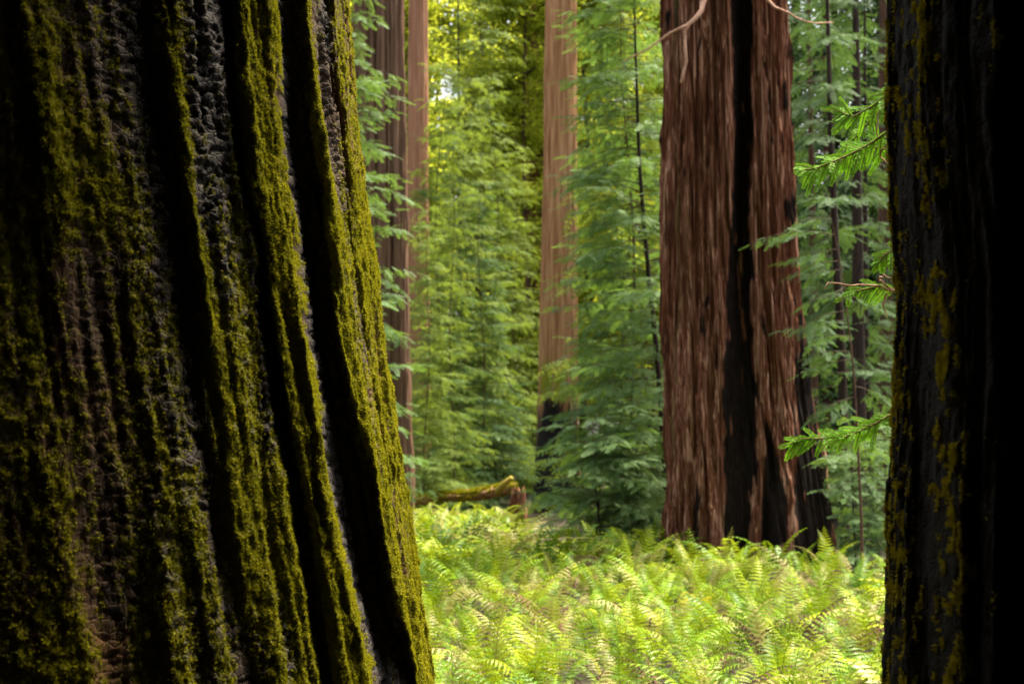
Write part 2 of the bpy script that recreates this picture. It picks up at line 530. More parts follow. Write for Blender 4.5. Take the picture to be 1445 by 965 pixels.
zsL = rows(.92, 3.12, 410, -.4, .92, 24)
tL = np.concatenate([np.linspace(-1.35, 1.45, 570), np.linspace(1.5, 2 * pi - 1.35 - .06, 60)])
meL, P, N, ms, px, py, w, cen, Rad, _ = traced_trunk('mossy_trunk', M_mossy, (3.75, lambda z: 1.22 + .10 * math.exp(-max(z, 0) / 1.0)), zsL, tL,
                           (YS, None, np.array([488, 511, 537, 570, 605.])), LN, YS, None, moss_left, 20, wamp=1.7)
left = thing('mossy_redwood', 'giant fire-scarred redwood covered in yellow-green moss, filling the left side', 'tree', (cen[0, 0], cen[0, 1], 0))
lo = (-cen[0, 0], -cen[0, 1], 0)
obj('trunk', meL, left, lo)
wt = ms * w * (py > -60) * (py < 1020) * (px > -160)
obj('moss', tufts(P, wt ** 1.3, N, 400000, .005, 3, [M_moss], 'moss'), left, lo, 'stuff')

# ---- the burnt tree on the right
RN = [
    nd([1253, 1254, 1262, 1252, 1247], 0, .1, 1),
    nd([1258, 1259, 1268, 1258, 1253], [.015, .015, .01, .02, .02], .35, 1),
    nd([1268, 1270, 1276, 1268, 1262], [-.05, -.05, -.02, -.02, -.02], .12, 1),
    nd([1285, 1284, 1288, 1280, 1278], [-.02, -.01, -.07, -.04, 0], [.05, .1, .0, .25, .3], 1),
    nd([1300, 1301, 1303, 1298, 1296], [.01, .02, -.10, -.10, -.03], [.25, .4, .0, .0, .25], 1),
    nd([1315, 1316, 1318, 1314, 1312], [-.01, 0, -.05, -.08, -.05], [.2, .2, .2, .05, .0], 1),
    nd([1335, 1335, 1340, 1345, 1338], [.0, 0, .02, .02, .01], [.0, .05, .35, .5, .55], 1),
    nd([1348, 1348, 1352, 1358, 1355], [.01, .01, .02, .02, .02], [.05, .0, .2, .35, .4], 1),
    nd([1370, 1370, 1375, 1380, 1380], [-.02, 0, .0, -.01, -.01], 0, 1),
    nd([1410, 1410, 1410, 1410, 1410], .02, [.22, 0, 0, .08, .0], 1),
    nd([1435, 1435, 1435, 1435, 1435], -.05, 0, 1),
    nd([1500, 1500, 1500, 1500, 1500], .02, .05, 1),
    nd([1700, 1700, 1700, 1700, 1700], .0, .0, 1),
]
def moss_right(disp, moss, char, rust, arc, zz):
    fib = ridged(arc * 30 + zz * .6, zz * 1.3, 141, 3); med = ridged(arc * 6, zz * .8, 147, 3)
    disp = disp + (med - .6) * .018 + (fib - .6) * .022 + (fbm(arc * 60, zz * 30, 8, 3) - .5) * .010
    patch = fbm(arc * 55, zz * 30, 171, 4)
    mm = sst(.0, .1, moss - .44 + (patch - .5) * 1.9) * sst(.02, .1, moss)
    return disp, mm * .3, np.clip(char * (.75 + .25 * fbm(arc * 5, zz * 2, 3)), 0, 1), rust
zsR = rows(1.2, 2.8, 260, -.3, 1.2, 22)
tR = np.concatenate([np.linspace(-1.5, 1.3, 330), np.linspace(1.36, 2 * pi - 1.5 - .06, 50)])
meR, P, N, ms, px, py, w, cenR, RadR, _ = traced_trunk('burnt_trunk', M_burnt, (2.75, lambda z: .80 + .12 * math.exp(-max(z, 0) / .9)), zsR, tR,
                           (np.array([0, 120, 240, 400, 480, 600, 720, 965.]), np.array([1259, 1257, 1260, 1271, 1268, 1263, 1257, 1252.]), None), RN, YS, None, moss_right, 120, wamp=.6)
right = thing('burnt_redwood', 'blackened burnt redwood trunk with sparse yellow lichen at the right edge', 'tree', (cenR[0, 0], cenR[0, 1], 0))
lo = (-cenR[0, 0], -cenR[0, 1], 0)
obj('trunk', meR, right, lo)
obj('lichen', tufts(P, ms * w * (py > -40) * (py < 1000) + 1e-9, N, 36000, .007, 13, [M_lichen], 'lichen', .9), right, lo, 'stuff')

# ---- the big redwood across the clearing
YB = np.array([-60, 200, 400, 560, 660, 760.])
BN = [
    nd([943, 943, 942, 944, 945, 941], -.03, 0, 0),
    nd([952, 952, 952, 953, 954, 951], .03, .35, 0),
    nd([962, 963, 964, 962, 962, 958], -.03, .3, 0),
    nd([975, 976, 976, 974, 974, 972], .03, 0, 0),
    nd([985, 990, 990, 986, 984, 980], [-.0, -.02, -.06, -.03, -.04, -.07], 0, .1),
    nd([997, 1000, 1000, 996, 996, 992], .04, 0, 0),
    nd([1010, 1012, 1008, 1006, 1006, 1005], -.02, .1, 0),
    nd([1020, 1024, 1018, 1014, 1013, 1012], .04, 0, 0),
    nd([1029, 1035, 1026, 1022, 1021, 1019], .02, 0, .2),
    nd([1033, 1040, 1030, 1026, 1025, 1024], [-.12, -.12, -.10, -.08, -.07, -.05], 0, 1),
    nd([1045, 1050, 1045, 1045, 1043, 1042], [-.38, -.38, -.34, -.22, -.16, -.10], 0, 1),
    nd([1056, 1055, 1056, 1062, 1060, 1058], [-.32, -.34, -.30, -.22, -.16, -.14], 0, 1),
    nd([1062, 1060, 1062, 1068, 1066, 1062], [-.02, -.02, -.02, -.05, -.06, -.08], 0, .3),
    nd([1068, 1066, 1070, 1076, 1074, 1070], .03, 0, [.0, 0, 0, 0, .2, .2]),
    nd([1080, 1078, 1083, 1088, 1086, 1082], [.0, .0, -.02, -.06, -.08, -.08], 0, [0, 0, 0, 0, .9, .9]),
    nd([1090, 1092, 1098, 1100, 1098, 1096], .03, 0, [0, 0, 0, 0, .8, .8]),
    nd([1098, 1102, 1108, 1112, 1112, 1110], .02, 0, [0, 0, 0, .1, .1, .2]),
    nd([1103, 1107, 1114, 1124, 1126, 1126], [-.02, -.02, -.03, -.05, -.06, -.08], 0, [.3, .2, .3, .6, 1, 1]),
    nd([1108, 1114, 1122, 1140, 1160, 1174], -.02, 0, [.5, .4, .5, .9, 1, 1]),
]
def bark_big(disp, moss, char, rust, arc, zz):
    c = fbm(arc * 3, zz * .5, 12, 3)
    a = arc + (fbm(arc * 2 + 4, zz * .35, 31, 3) - .5) * .10
    fur = ridged(a * 7.5, zz * .22, 241, 2); fib = ridged(a * 24 + zz * .8, zz * .8, 247, 3)
    brk = fbm(arc * 10, zz * 2.2, 251, 3)
    wv = .35 + .65 * (1 - np.clip(char, 0, 1))
    disp = disp + ((fur - .62) * .28 + (fib - .6) * .12 + (brk - .5) * .05) * wv
    e = fbm(arc * 18, zz * 2.5, 261, 4)
    char = sst(.40, .60, char + (e - .5) * 1.7 + (fbm(arc * 6, zz * 1.1, 263, 3) - .5) * 1.0)
    moss = sst(.25, .5, moss * fbm(arc * 14, zz * 1.1, 271, 3) * 1.6) * .8
    return disp, moss, char, rust * 0
zsB = rows(.0, 7.6, 340, -.6, 0, 34, 24)
tB = np.concatenate([np.linspace(-1.7, 1.7, 340), np.linspace(1.76, 2 * pi - 1.76, 50)])
meB, PB, NB, _, _, _, _, cenB, RadB, _ = traced_trunk('big_redwood_trunk', M_red, (18.2, None), zsB, tB,
                           (YB, np.array([944, 943, 942, 944, 945, 938.]), np.array([1107, 1112, 1121, 1141, 1160, 1176.])), BN, YB, None, bark_big, 220, wamp=2.6)
big = thing('split_redwood', 'huge red-brown redwood with a black burn scar splitting it, behind the ferns', 'tree', (cenB[6, 0], cenB[6, 1], 0))
lo = (-cenB[6, 0], -cenB[6, 1], 0)
obj('trunk', meB, big, lo)
def bigp(*l): return [at(*q) + np.array(lo) for q in l]
def dead_limb(pp, r0, r1, side=None):
    A = Acc()
    pts = bigp(*pp)
    # resample with small kinks
    t0 = np.linspace(0, 1, len(pts)); tt = np.linspace(0, 1, 14)
    Pp = np.stack([np.interp(tt, t0, np.array(pts)[:, c]) for c in range(3)], 1)
    Pp[1:-1] += rng.normal(0, .012, (12, 3))
    A.tube(Pp, np.linspace(r0, r1, 14), 6)
    for sp in side or []:
        q = np.array(bigp(*sp)); tt = np.linspace(0, 1, 7)
        q = np.stack([np.interp(tt, np.linspace(0, 1, len(q)), q[:, c]) for c in range(3)], 1)
        A.tube(q, np.linspace(r1 * 1.3, r1 * .5, 7), 5)
    return A.mesh('dead_limb', [M_twig], True)
yb = cenB[6, 1] - .62
o = obj('dead_limb', dead_limb([(1012, -90, yb - .05), (1003, -40, yb - .5), (997, 0, yb - .65), (985, 22, yb - .7), (968, 36, yb - .75), (969, 60, yb - .72), (967, 88, yb - .7), (961, 117, yb - .7)], .038, .016,
              [[(968, 36, yb - .75), (945, 47, yb - .72), (915, 69, yb - .7), (877, 88, yb - .65)]]), big)
o['label'] = 'forked bare dead limb hanging down in front of the trunk'
o = obj('dead_limb', dead_limb([(1066, -90, yb), (1072, -30, yb - .35), (1079, 0, yb - .45), (1096, 14, yb - .5), (1120, 23, yb - .5), (1150, 34, yb - .45), (1176, 32, yb - .4)], .024, .006), big)
o['label'] = 'thin bare dead limb reaching out to the right'

# ------------------------------------------------------------------ other old redwoods
def redwood_mesh(name, mat, R0, H, seed, flare=.25, fl_h=.8, ridge=.05, nk=9, nth=150, nz=170, dense_h=16, charfn=None, mossfn=None, lean=(0, 0), hollow=None):
    zs = np.concatenate([np.linspace(-.5, dense_h, nz), np.linspace(dense_h, H, 16)[1:]])
    th = np.linspace(0, 2 * pi, nth, endpoint=False)
    a = th[None] + 0 * zs[:, None]; zz = zs[:, None] + 0 * a
    # seamless around: sample noise on a circle folded
    u = np.abs(((a / pi) % 2) - 1) * pi
    R = R0 * (1 - .012 * np.maximum(zz, 0)) * (1 + flare * np.exp(-np.maximum(zz, 0) / fl_h))
    uu = u + (fbm(u * 2, zz * .12, seed, 3) - .5) * .35
    d = (ridged(uu * nk, zz * .10, seed + 3, 2) - .62) * ridge * 2.2 + (ridged(uu * nk * 3.3, zz * .4, seed + 7, 2) - .6) * ridge * 1.3 + (fbm(u * 1.2, zz * .08, seed + 5, 2) - .5) * R0 * .22
    ch = np.zeros_like(a) if charfn is None else charfn(a, zz)
    mo = np.zeros_like(a) if mossfn is None else mossfn(a, zz)
    if hollow is not None: d = d + hollow(a, zz)
    R = R + d
    P = np.stack([R * np.cos(a) + lean[0] * zz, R * np.sin(a) + lean[1] * zz, zz], -1)
    n = nth; nR = len(zs)
    i = np.arange(nR - 1)[:, None] * n; j = np.arange(n)[None]; k = (j + 1) % n
    Q = np.stack([i + j, i + k, i + n + k, i + n + j], -1).reshape(-1, 4)
    top = (nR - 1) * n
    cap = np.array([[top, top + q, top + q + 1] for q in range(1, n - 1)])
    return mesh_data(name, P.reshape(-1, 3), [Q, cap], [mat], True, dict(moss=mo, char=ch, rust=np.zeros_like(ch)))

def old_redwood(px, Y, label, **kw):
    p = at(px, 640, Y)
    t = thing('redwood_tree', label, 'tree', (p[0], p[1], gz(p[0], p[1]) - .05), kw.pop('rz', 0))
    obj('trunk', redwood_mesh('redwood_trunk', **kw), t)
    return t

# the tall pale trunk in the middle with a burnt hollow base
def cf(a, zz):
    fr = np.cos(a + pi / 2 + .25)            # towards the camera
    e = fbm(a * 7, zz * .7, 5, 4)
    return sst(.35, .7, (fr * .5 + .5) * sst(5.0, 2.0, zz + (e - .5) * 5.0) + (e - .5) * .5)
def mf(a, zz):
    fr = np.cos(a + pi / 2 + .75)
    return sst(.86, .97, fr) * sst(3.2, 3.5, zz) * sst(4.6, 4.1, zz) + sst(.95, .99, np.cos(a + pi / 2 - .05)) * sst(3.1, 3.3, zz) * sst(4.3, 3.9, zz)
def hf(a, zz):
    return -.28 * sst(.80, .97, np.cos(a + pi / 2 + .2)) * sst(3.6, 2.2, zz)
pm = at(786, 640, 42)
mid = thing('redwood_tree', 'tall straight pale-barked redwood with a burnt hollow base, left of the blue-green sapling', 'tree', (pm[0], pm[1], gz(pm[0], pm[1]) - .05))
obj('trunk', redwood_mesh('redwood_trunk', M_pale, .60, 34, 300, .36, 1.3, .035, 10, 200, 240, 17, cf, mf, (.011, 0), hf), mid)
p1 = at(531, 640, 30)
o1 = thing('redwood_tree', 'grey-brown twin-stemmed redwood just right of the mossy trunk', 'tree', (p1[0], p1[1], gz(*p1[:2]) - .05))
obj('trunk', redwood_mesh('redwood_trunk', M_grey, .40, 30, 320, .3, 1.6, .085, 7, 130, 200, 13, None, None, (-.012, 0)), o1)
o = obj('trunk', redwood_mesh('redwood_trunk', M_grey, .30, 30, 330, .3, 1.6, .085, 7, 110, 200, 13, None, None, (-.016, 0)), o1, (.42, -.25, 0))
p2 = at(590, 640, 46)
o2 = thing('redwood_tree', 'slender reddish redwood trunk standing between the twin stems and the pale redwood', 'tree', (p2[0], p2[1], gz(*p2[:2]) - .05))
M_rosy = bark_mat('rosy redwood bark', ((.28, (.12, .052, .028)), (.5, (.30, .15, .085)), (.75, (.46, .27, .165))), sx=8, sz=.3, check=False, bs=.9)
obj('trunk', redwood_mesh('redwood_trunk', M_rosy, .37, 32, 340, .3, 1.5, .035, 8, 110, 170, 18, None, None, (-.003, 0)), o2)
p3 = at(757, 640, 62)
o3 = thing('redwood_tree', 'far dark brown redwood half hidden by the pale redwood', 'tree', (p3[0], p3[1], gz(*p3[:2]) - .05))
obj('trunk', redwood_mesh('redwood_trunk', M_red, .50, 36, 350, .3, 1.5, .04, 8, 100, 120, 22, None, None), o3)

# unseen redwoods added in a ring around the camera to close off light from behind
SHADE_RING = []
for k, (az, d, R) in enumerate(((97, 4.7, 1.5), (138, 4.9, 2.0), (184, 5.2, 2.1), (234, 4.9, 2.0), (284, 4.6, 1.8))):
    x, y = d * sin(radians(az)), d * cos(radians(az))
    tt = thing('unseen_ring_redwood', ['burnt redwood standing at the photographer\'s right shoulder', 'unseen burnt redwood added for shade behind and to the right of the photographer', 'unseen burnt redwood added for shade straight behind the photographer',
                                'unseen burnt redwood added for shade behind and to the left of the photographer', 'burnt redwood standing at the photographer\'s left shoulder'][k], 'tree', (x, y, -.05))
    SHADE_RING.append(tt)
    obj('trunk', redwood_mesh('redwood_trunk', M_burnt, R, 26, 400 + k * 9, .15, 1.2, .08, 9, 80, 60, 10, lambda a, zz: np.ones_like(a)), tt)

# ------------------------------------------------------------------ conifers with flat drooping sprays
def spray_tpl(npairs=8, wl=.055, droop=.12, seed=0, ln=.40):
    g = np.random.default_rng(seed)
    V = []; 
    for q, t0 in enumerate(np.linspace(.06, .93, npairs)):
        for s in (-1, 1):
            tq = t0 + (.03 if s > 0 else 0)
            l = ln * (1 - .62 * tq) * (.85 + .3 * g.random()) * (.75 + .25 * min(1, tq * 4))
            an = radians(52 + g.normal(0, 6) - 14 * tq)
            d = np.array([cos(an), s * sin(an), -.10 + g.normal(0, .10)]); nrm = np.array([-s * d[1] * s, d[0] * s, 0])
            nrm = np.array([-d[1], d[0], 0.0]); nrm /= np.linalg.norm(nrm)
            o = np.array([tq, 0, 0])
            V += [o, o + d * l * .55 + nrm * wl * .5, o + d * l + np.array([0, 0, -.25 * l * l]), o + d * l * .5 - nrm * wl * .5]
    o = np.array([.9, 0, 0]); V += [o, o + [.08, wl * .5, 0], o + [.2, 0, -.02], o + [.08, -wl * .5, 0]]
    o = np.array([0, 0, 0]); V += [o, o + [.5, .008, 0], o + [1., 0, 0], o + [.5, -.008, 0]]
    V = np.array(V)
    V[:, 2] -= droop * V[:, 0] ** 2
    return V, np.arange(len(V)).reshape(-1, 4)

TPL_HI = [spray_tpl(9, .06, .10, s) for s in range(3)]
TPL_LO = [spray_tpl(4, .12, .2, 9 + s, .42) for s in range(3)]

def place_sprays(tpls, pos, dirs, nrm, scl, seed=0):
    pos = np.array(pos); d = np.array(dirs); n = np.array(nrm); s = np.array(scl)
    d /= np.linalg.norm(d, axis=1)[:, None]
    side = np.cross(n, d); side /= np.linalg.norm(side, axis=1)[:, None] + 1e-9
    n = np.cross(d, side)
    which = np.arange(len(pos)) % len(tpls)
    VV = []; QQ = []; off = 0
    for k, (tv, tq) in enumerate(tpls):
        m_ = which == k
        if not m_.any(): continue
        v = pos[m_][:, None] + s[m_][:, None, None] * (tv[None, :, 0:1] * d[m_][:, None] + tv[None, :, 1:2] * side[m_][:, None] + tv[None, :, 2:3] * n[m_][:, None])
        c = len(v)
        q = tq[None] + (np.arange(c) * len(tv))[:, None, None] + off
        VV.append(v.reshape(-1, 3)); QQ.append(q.reshape(-1, 4)); off += c * len(tv)
    return np.concatenate(VV), np.concatenate(QQ)

def conifer(seed, H, r0, trunk, zlo, zhi, nbr, Lfun, tpls, spr=.26, node=.2, bias=None, ang=(8, -22), mat_leaf=None, mat_bark=None, gap=.0, sides=7):
    """trunk: function z -> (x,y). returns meshes trunk, limbs, crown"""
    g = np.random.default_rng(seed)
    zt = np.linspace(-.2, H, 26)
    tp = np.array([[*trunk(z), z] for z in zt])
    A = Acc(); A.tube(tp, r0 * (1 - np.clip(zt / H, 0, 1)) ** .8 * .95 + r0 * .06 + r0 * .35 * np.exp(-np.maximum(zt, 0) / .25), sides)
    me_t = A.mesh('sapling_trunk', [mat_bark or M_dark], True)
    L_ = Acc(); pos = []; dr = []; nm = []; sc = []
    ga = 0.0
    for b_ in range(nbr):
        z = zlo + (zhi - zlo) * (b_ + g.random()) / nbr
        if g.random() < gap: continue
        az = g.random() * 2 * pi if bias is None else (g.normal(bias[0], bias[1]) if g.random() < bias[2] else g.random() * 2 * pi)
        L = Lfun(z) * (.4 + .8 * g.random() ** .8)
        if L < .15: continue
        e0 = radians(ang[0] + g.normal(0, 13)); e1 = radians(ang[1] + 6 + g.normal(0, 12))
        n = 7
        es = np.linspace(e0, e1, n); azs = az + np.cumsum(g.normal(0, .05, n))
        st = np.stack([np.cos(es) * np.cos(azs), np.cos(es) * np.sin(azs), np.sin(es)], 1) * L / n
        bp = np.vstack([[*trunk(z), z], np.array([*trunk(z), z]) + np.cumsum(st, 0)])
        L_.tube(bp, np.linspace(.003 + L * .004, .002, n + 1), 4, cap=False)
        nodes = max(2, int(L / node))
        for q in range(nodes):
            tq = .18 + .8 * (q + g.random() * .6) / nodes
            f = tq * n; a = int(min(f, n - 1)); p = bp[a] + (bp[a + 1] - bp[a]) * (f - a)
            d0 = st[a] / np.linalg.norm(st[a])
            for s in (-1, 1):
                ll = (.12 + .42 * L * (1 - tq) * min(1, tq * 3)) * (.6 + .6 * g.random())
                an = s * radians(48 + g.normal(0, 10))
                dl = np.array([d0[0] * cos(an) - d0[1] * sin(an), d0[0] * sin(an) + d0[1] * cos(an), d0[2] - .12 + g.normal(0, .12)])
                dl /= np.linalg.norm(dl)
                ns = max(1, int(round(ll / (spr * .55))))
                for u in range(ns):
                    pp = p + dl * ll * (u / ns) - np.array([0, 0, .25 * (ll * u / ns) ** 2])
                    an2 = (1 if u % 2 else -1) * radians(38 + g.normal(0, 12)) if u < ns - 1 else 0
                    dd = np.array([dl[0] * cos(an2) - dl[1] * sin(an2), dl[0] * sin(an2) + dl[1] * cos(an2), dl[2] - .15 + g.normal(0, .12)])
                    pos.append(pp); dr.append(dd); nm.append([g.normal(0, .38), g.normal(0, .38), 1]); sc.append(spr * (.7 + .6 * g.random()))
        pos.append(bp[-1]); dr.append(st[-1]); nm.append([g.normal(0, .2), g.normal(0, .2), 1]); sc.append(spr)
    me_l = L_.mesh('sapling_limbs', [M_limb])
    V, Q = place_sprays(tpls, pos, dr, nm, sc)
    me_c = mesh_data('sapling_crown', V, [Q], [mat_leaf or M_needle])
    return me_t, me_l, me_c

def put_tree(name, meshes, label, cat, x, y, rz=0, sc=1.0, group=None, dz=0):
    t = thing(name, label, cat, (x, y, gz(x, y) - .03 + dz), rz, group, sc)
    for nme, me in zip(('trunk', 'limbs', 'crown'), meshes):
        if me is not None: obj(nme, me, t)
    return t

def bent(pts, Y):
    """trunk line from photograph points (px, py) at distance Y, as offsets from the base"""
    W = np.array([at(a, b_, Y) for a, b_ in pts]); o = np.argsort(W[:, 2]); W = W[o]
    b0 = W[0]
    return (lambda z: (np.interp(z, W[:, 2], W[:, 0]) - b0[0], np.interp(z, W[:, 2], W[:, 1]) - b0[1])), b0

# the large sapling in front of the pale redwood
tr, b0 = bent([(942, 745), (936, 640), (927, 520), (916, 420), (908, 330), (902, 250), (897, 100), (893, -60)], 20)
ms_ = conifer(501, 9.2, .05, tr, .5, 9.0, 150, lambda z: 1.55 * (1 - .05 * z) * (.9 if z < 3.2 else 1), TPL_HI, .20, .18, bias=(pi * 1.05, .85, .75), ang=(12, -20))
put_tree('redwood_sapling', ms_, 'dense blue-green redwood sapling on a thin dark stem, left of the split redwood', 'tree', b0[0], b0[1])
# its neighbours behind
def straight(lx=0.0, ly=0.0): return lambda z: (lx * z + .13 * sin(z * .55), ly * z + .08 * sin(z * .8))
CB = [conifer(510 + s, 12 + s, .036, straight(.012 * (s - 1)), .5, 12 + s - .3, 235, lambda z, h=12 + s: max(.25, 1.6 * (1 - z / (h + .6)) + .4), TPL_LO if s else TPL_HI, .27, .24, ang=(6, -20), gap=.1, mat_leaf=M_needle_far if s else M_needle, mat_bark=M_brown) for s in range(3)]
def placeS(k, px, Y, label, rz, sc=1.0, name='redwood_sapling', group=None):
    p = at(px, 640, Y)
    return put_tree(name, CB[k], label, 'tree', p[0], p[1], rz, sc, group)
placeS(0, 893, 25, 'leafy young redwood just behind the blue-green sapling', 1.0, .95)
placeS(1, 885, 31, 'bright green young redwood showing above the blue-green sapling', 2.0, 1.15)
placeS(2, 615, 40, 'young redwood in front of the slender reddish trunk', .3, .95)
placeS(1, 655, 44, 'young redwood behind the right end of the mossy log', 1.7, 1.05)
placeS(2, 700, 46, 'young redwood close on the left of the pale redwood', 4.0, 1.0)
placeS(1, 728, 50, 'tall young redwood crowded against the back of the pale redwood', 5.0, 1.0)
placeS(0, 478, 27, 'young redwood leaning its sprays over the twin-stemmed redwood', 3.0, 1.0)
placeS(1, 602, 35, 'young redwood nearest the left end of the mossy log', 2.2, .62)
placeS(2, 636, 37, 'young redwood just behind the middle of the mossy log', 5.2, .75)
placeS(0, 682, 39.5, 'young redwood behind the thick right end of the mossy log', .9, .8)
# right of the split redwood: thin dark stems and drooping sprays
def slim(seed, pts, Y, r, H, zl, nbr, L, label, bias=None, tp=None, mat=M_dark, gap=.1):
    tr, b0 = bent(pts, Y)
    m_ = conifer(seed, H, r, tr, zl, H - .2, nbr, lambda z: L, tp or TPL_HI, .25, .22, bias=bias, ang=(2, -28), mat_bark=mat, gap=gap, mat_leaf=M_needle_shade)
    put_tree('slim_redwood', m_, label, 'tree', b0[0], b0[1])
slim(520, [(1192, 740), (1190, 600), (1186, 480), (1180, 380), (1172, 200), (1166, -60)], 21.5, .085, 11, 1.8, 60, 1.3, 'slim dark-stemmed redwood nearest the right side of the split redwood', bias=(pi, 1.0, .6))
slim(521, [(1214, 745), (1211, 500), (1209, 250), (1207, -60)], 24, .14, 13, 2.4, 46, 1.4, 'thicker dark stem in the pair of slim trunks right of the split redwood')
slim(522, [(1233, 745), (1228, 600), (1222, 520), (1220, -60)], 26, .07, 12, 2.5, 46, 1.3, 'thin leaning dark stem close to the burnt trunk on the right')
slim(523, [(1250, 745), (1246, -60)], 30, .22, 16, 3.0, 60, 1.7, 'brown trunk mostly hidden behind the burnt trunk on the right', tp=TPL_LO, mat=M_brown)
slim(524, [(1150, 745), (1146, 300), (1140, -60)], 27, .10, 14, 1.5, 70, 1.7, 'slim reddish stem directly behind the right flank of the split redwood', tp=TPL_LO, mat=M_brown)
# a low sapling whose sprays cross the right flank of the big redwood
tr, b0 = bent([(1216, 760), (1206, 560), (1190, 420), (1166, 300)], 15.5)
m_ = conifer(530, 4.4, .018, tr, 2.0, 4.3, 17, lambda z: .82, TPL_HI, .15, .15, bias=(pi, .6, .75), ang=(8, -25), mat_bark=M_brown, mat_leaf=M_needle_shade)
put_tree('redwood_sapling', m_, 'low thin sapling drooping its sprays across the right flank of the split redwood', 'tree', b0[0], b0[1])
# thin dark stem between the rosy trunk and the pale redwood
tr, b0 = bent([(650, 720), (648, 300), (646, -60)], 52)
m_ = conifer(531, 20, .13, tr, 7, 19.5, 60, lambda z: 2.4, TPL_LO, .42, .4, ang=(14, -20), mat_leaf=M_needle_far)
put_tree('slim_redwood', m_, 'thin dark straight stem in the bright gap left of the pale redwood', 'tree', b0[0], b0[1])
# unseen crowns on the added ring trees, blocking light from above
RC = conifer(560, 24, .2, straight(), 6.5, 23, 230, lambda z: 4.8, TPL_LO, .9, .55, ang=(8, -14))
for k, tt in enumerate(SHADE_RING):
    o = obj('limbs', RC[1], tt); o.rotation_euler.z = k * 1.3
    o = obj('crown', RC[2], tt); o.rotation_euler.z = k * 1.3
LC = conifer(561, 23, .2, straight(), 7.6, 22, 210, lambda z: 2.3, TPL_LO, .8, .5, ang=(4, -12))  # unseen crowns added over both near trunks to cut overhead light
for tt, a_ in ((left, .4), (right, 2.2)):
    o = obj('limbs', LC[1], tt); o.rotation_euler.z = a_
    o = obj('crown', LC[2], tt); o.rotation_euler.z = a_
# low shrub layer at the feet
M_SH = [conifer(540 + s, 2.2, .02, straight(.02), .15, 2.1, 46, lambda z: .95, TPL_HI, .24, .2, ang=(14, -24)) for s in range(2)]
for k, (px_, Y, sc, rz, lb) in enumerate(((838, 19.5, .9, 0, 'low leafy redwood sprout under the blue-green sapling, left part'), (850, 18.8, .9, 2, 'low leafy redwood sprout under the middle of the blue-green sapling'),
        (900, 19.2, .85, 4, 'low leafy redwood sprout beside the thin dark stem'), (1205, 17.5, .8, 1, 'low leafy redwood sprout at the foot of the slim dark trunks'),
        (1238, 19, .9, 3, 'low leafy redwood sprout beside the foot of the burnt trunk'), (640, 42, 1.2, 5, 'low leafy redwood sprout behind the mossy log'), (705, 40, 1.3, 2.5, 'low leafy redwood sprout at the thick end of the mossy log'))):
    p = at(px_, 640, Y)
    put_tree('redwood_sprout', M_SH[k % 2], lb, 'shrub', p[0], p[1], rz, sc)

# ------------------------------------------------------------------ far forest: every tree its own object
def broadleaf(seed, H, W, n):
    g = np.random.default_rng(seed)
    A = Acc(); z = np.linspace(-.2, H, 14)
    A.tube(np.stack([.25 * np.sin(z * .35), .2 * np.cos(z * .3), z], 1), .17 * (1 - z / H * .8), 7)
    L = Acc(); cl = []
    for q in range(80):
        z0 = H * (.12 + .85 * g.random()); az = g.random() * 2 * pi; ln = W * (.35 + .65 * g.random()) * (1 - .45 * z0 / H)
        p0 = np.array([.25 * sin(z0 * .35), .2 * cos(z0 * .3), z0]); e = radians(20 + 25 * g.random())
        p1 = p0 + ln * np.array([cos(az) * cos(e), sin(az) * cos(e), sin(e) * .6]); pm_ = (p0 + p1) / 2 + [0, 0, .1 * ln]
        L.tube(np.array([p0, pm_, p1]), [.05, .03, .012], 4, cap=False)
        for w_ in range(4): cl.append((p0 + (p1 - p0) * (.45 + .6 * g.random()) + g.normal(0, .3, 3), .35 + .4 * g.random()))
    c = np.array([q[0] for q in cl]); r = np.array([q[1] for q in cl])
    id_ = g.integers(0, len(c), n)
    p = c[id_] + g.normal(0, 1, (n, 3)) * r[id_][:, None] * np.array([.8, .8, .4])
    d = g.normal(0, 1, (n, 3)); d[:, 2] = d[:, 2] * .35 - .25; d /= np.linalg.norm(d, axis=1)[:, None]
    s = np.cross(d, g.normal(0, .5, (n, 3)) + [0, 0, 1]); s /= np.linalg.norm(s, axis=1)[:, None]
    z_ = .17 + .14 * g.random((n, 1))
    V = np.stack([p, p + d * z_ * .5 + s * z_ * .33, p + d * z_ * 1.1, p + d * z_ * .5 - s * z_ * .33], 1).reshape(-1, 3)
    return A.mesh('far_trunk', [M_brown], True), L.mesh('far_limbs', [M_limb]), mesh_data('far_crown', V, [np.arange(n * 4).reshape(-1, 4)], [M_broad])
BL = [broadleaf(600 + s, 27 + 3 * s, 4.6, 33000) for s in range(3)]
FC = [conifer(620 + s, 24 + 3 * s, .22, straight(), 1.0, 23.5 + 3 * s, 230, lambda z, h=24 + 3 * s: max(.4, 3.2 * (1 - z / (h + 2)) + .3), TPL_LO, .66, .42, ang=(4, -26), mat_leaf=M_needle_far, mat_bark=M_brown) for s in range(2)]
FC_SHADE = []  # copies of the far conifers, needles recoloured as if shaded
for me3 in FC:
    mc = me3[2].copy(); mc.materials.clear(); mc.materials.append(M_needle_shade); FC_SHADE.append((me3[0], me3[1], mc))
g = np.random.default_rng(77)
def where_(ratio):
    return 'beside the twin stems' if ratio < -.06 else 'left of the pale redwood' if ratio < .02 else 'between the pale and the split redwood' if ratio < .11 else 'behind the split redwood'
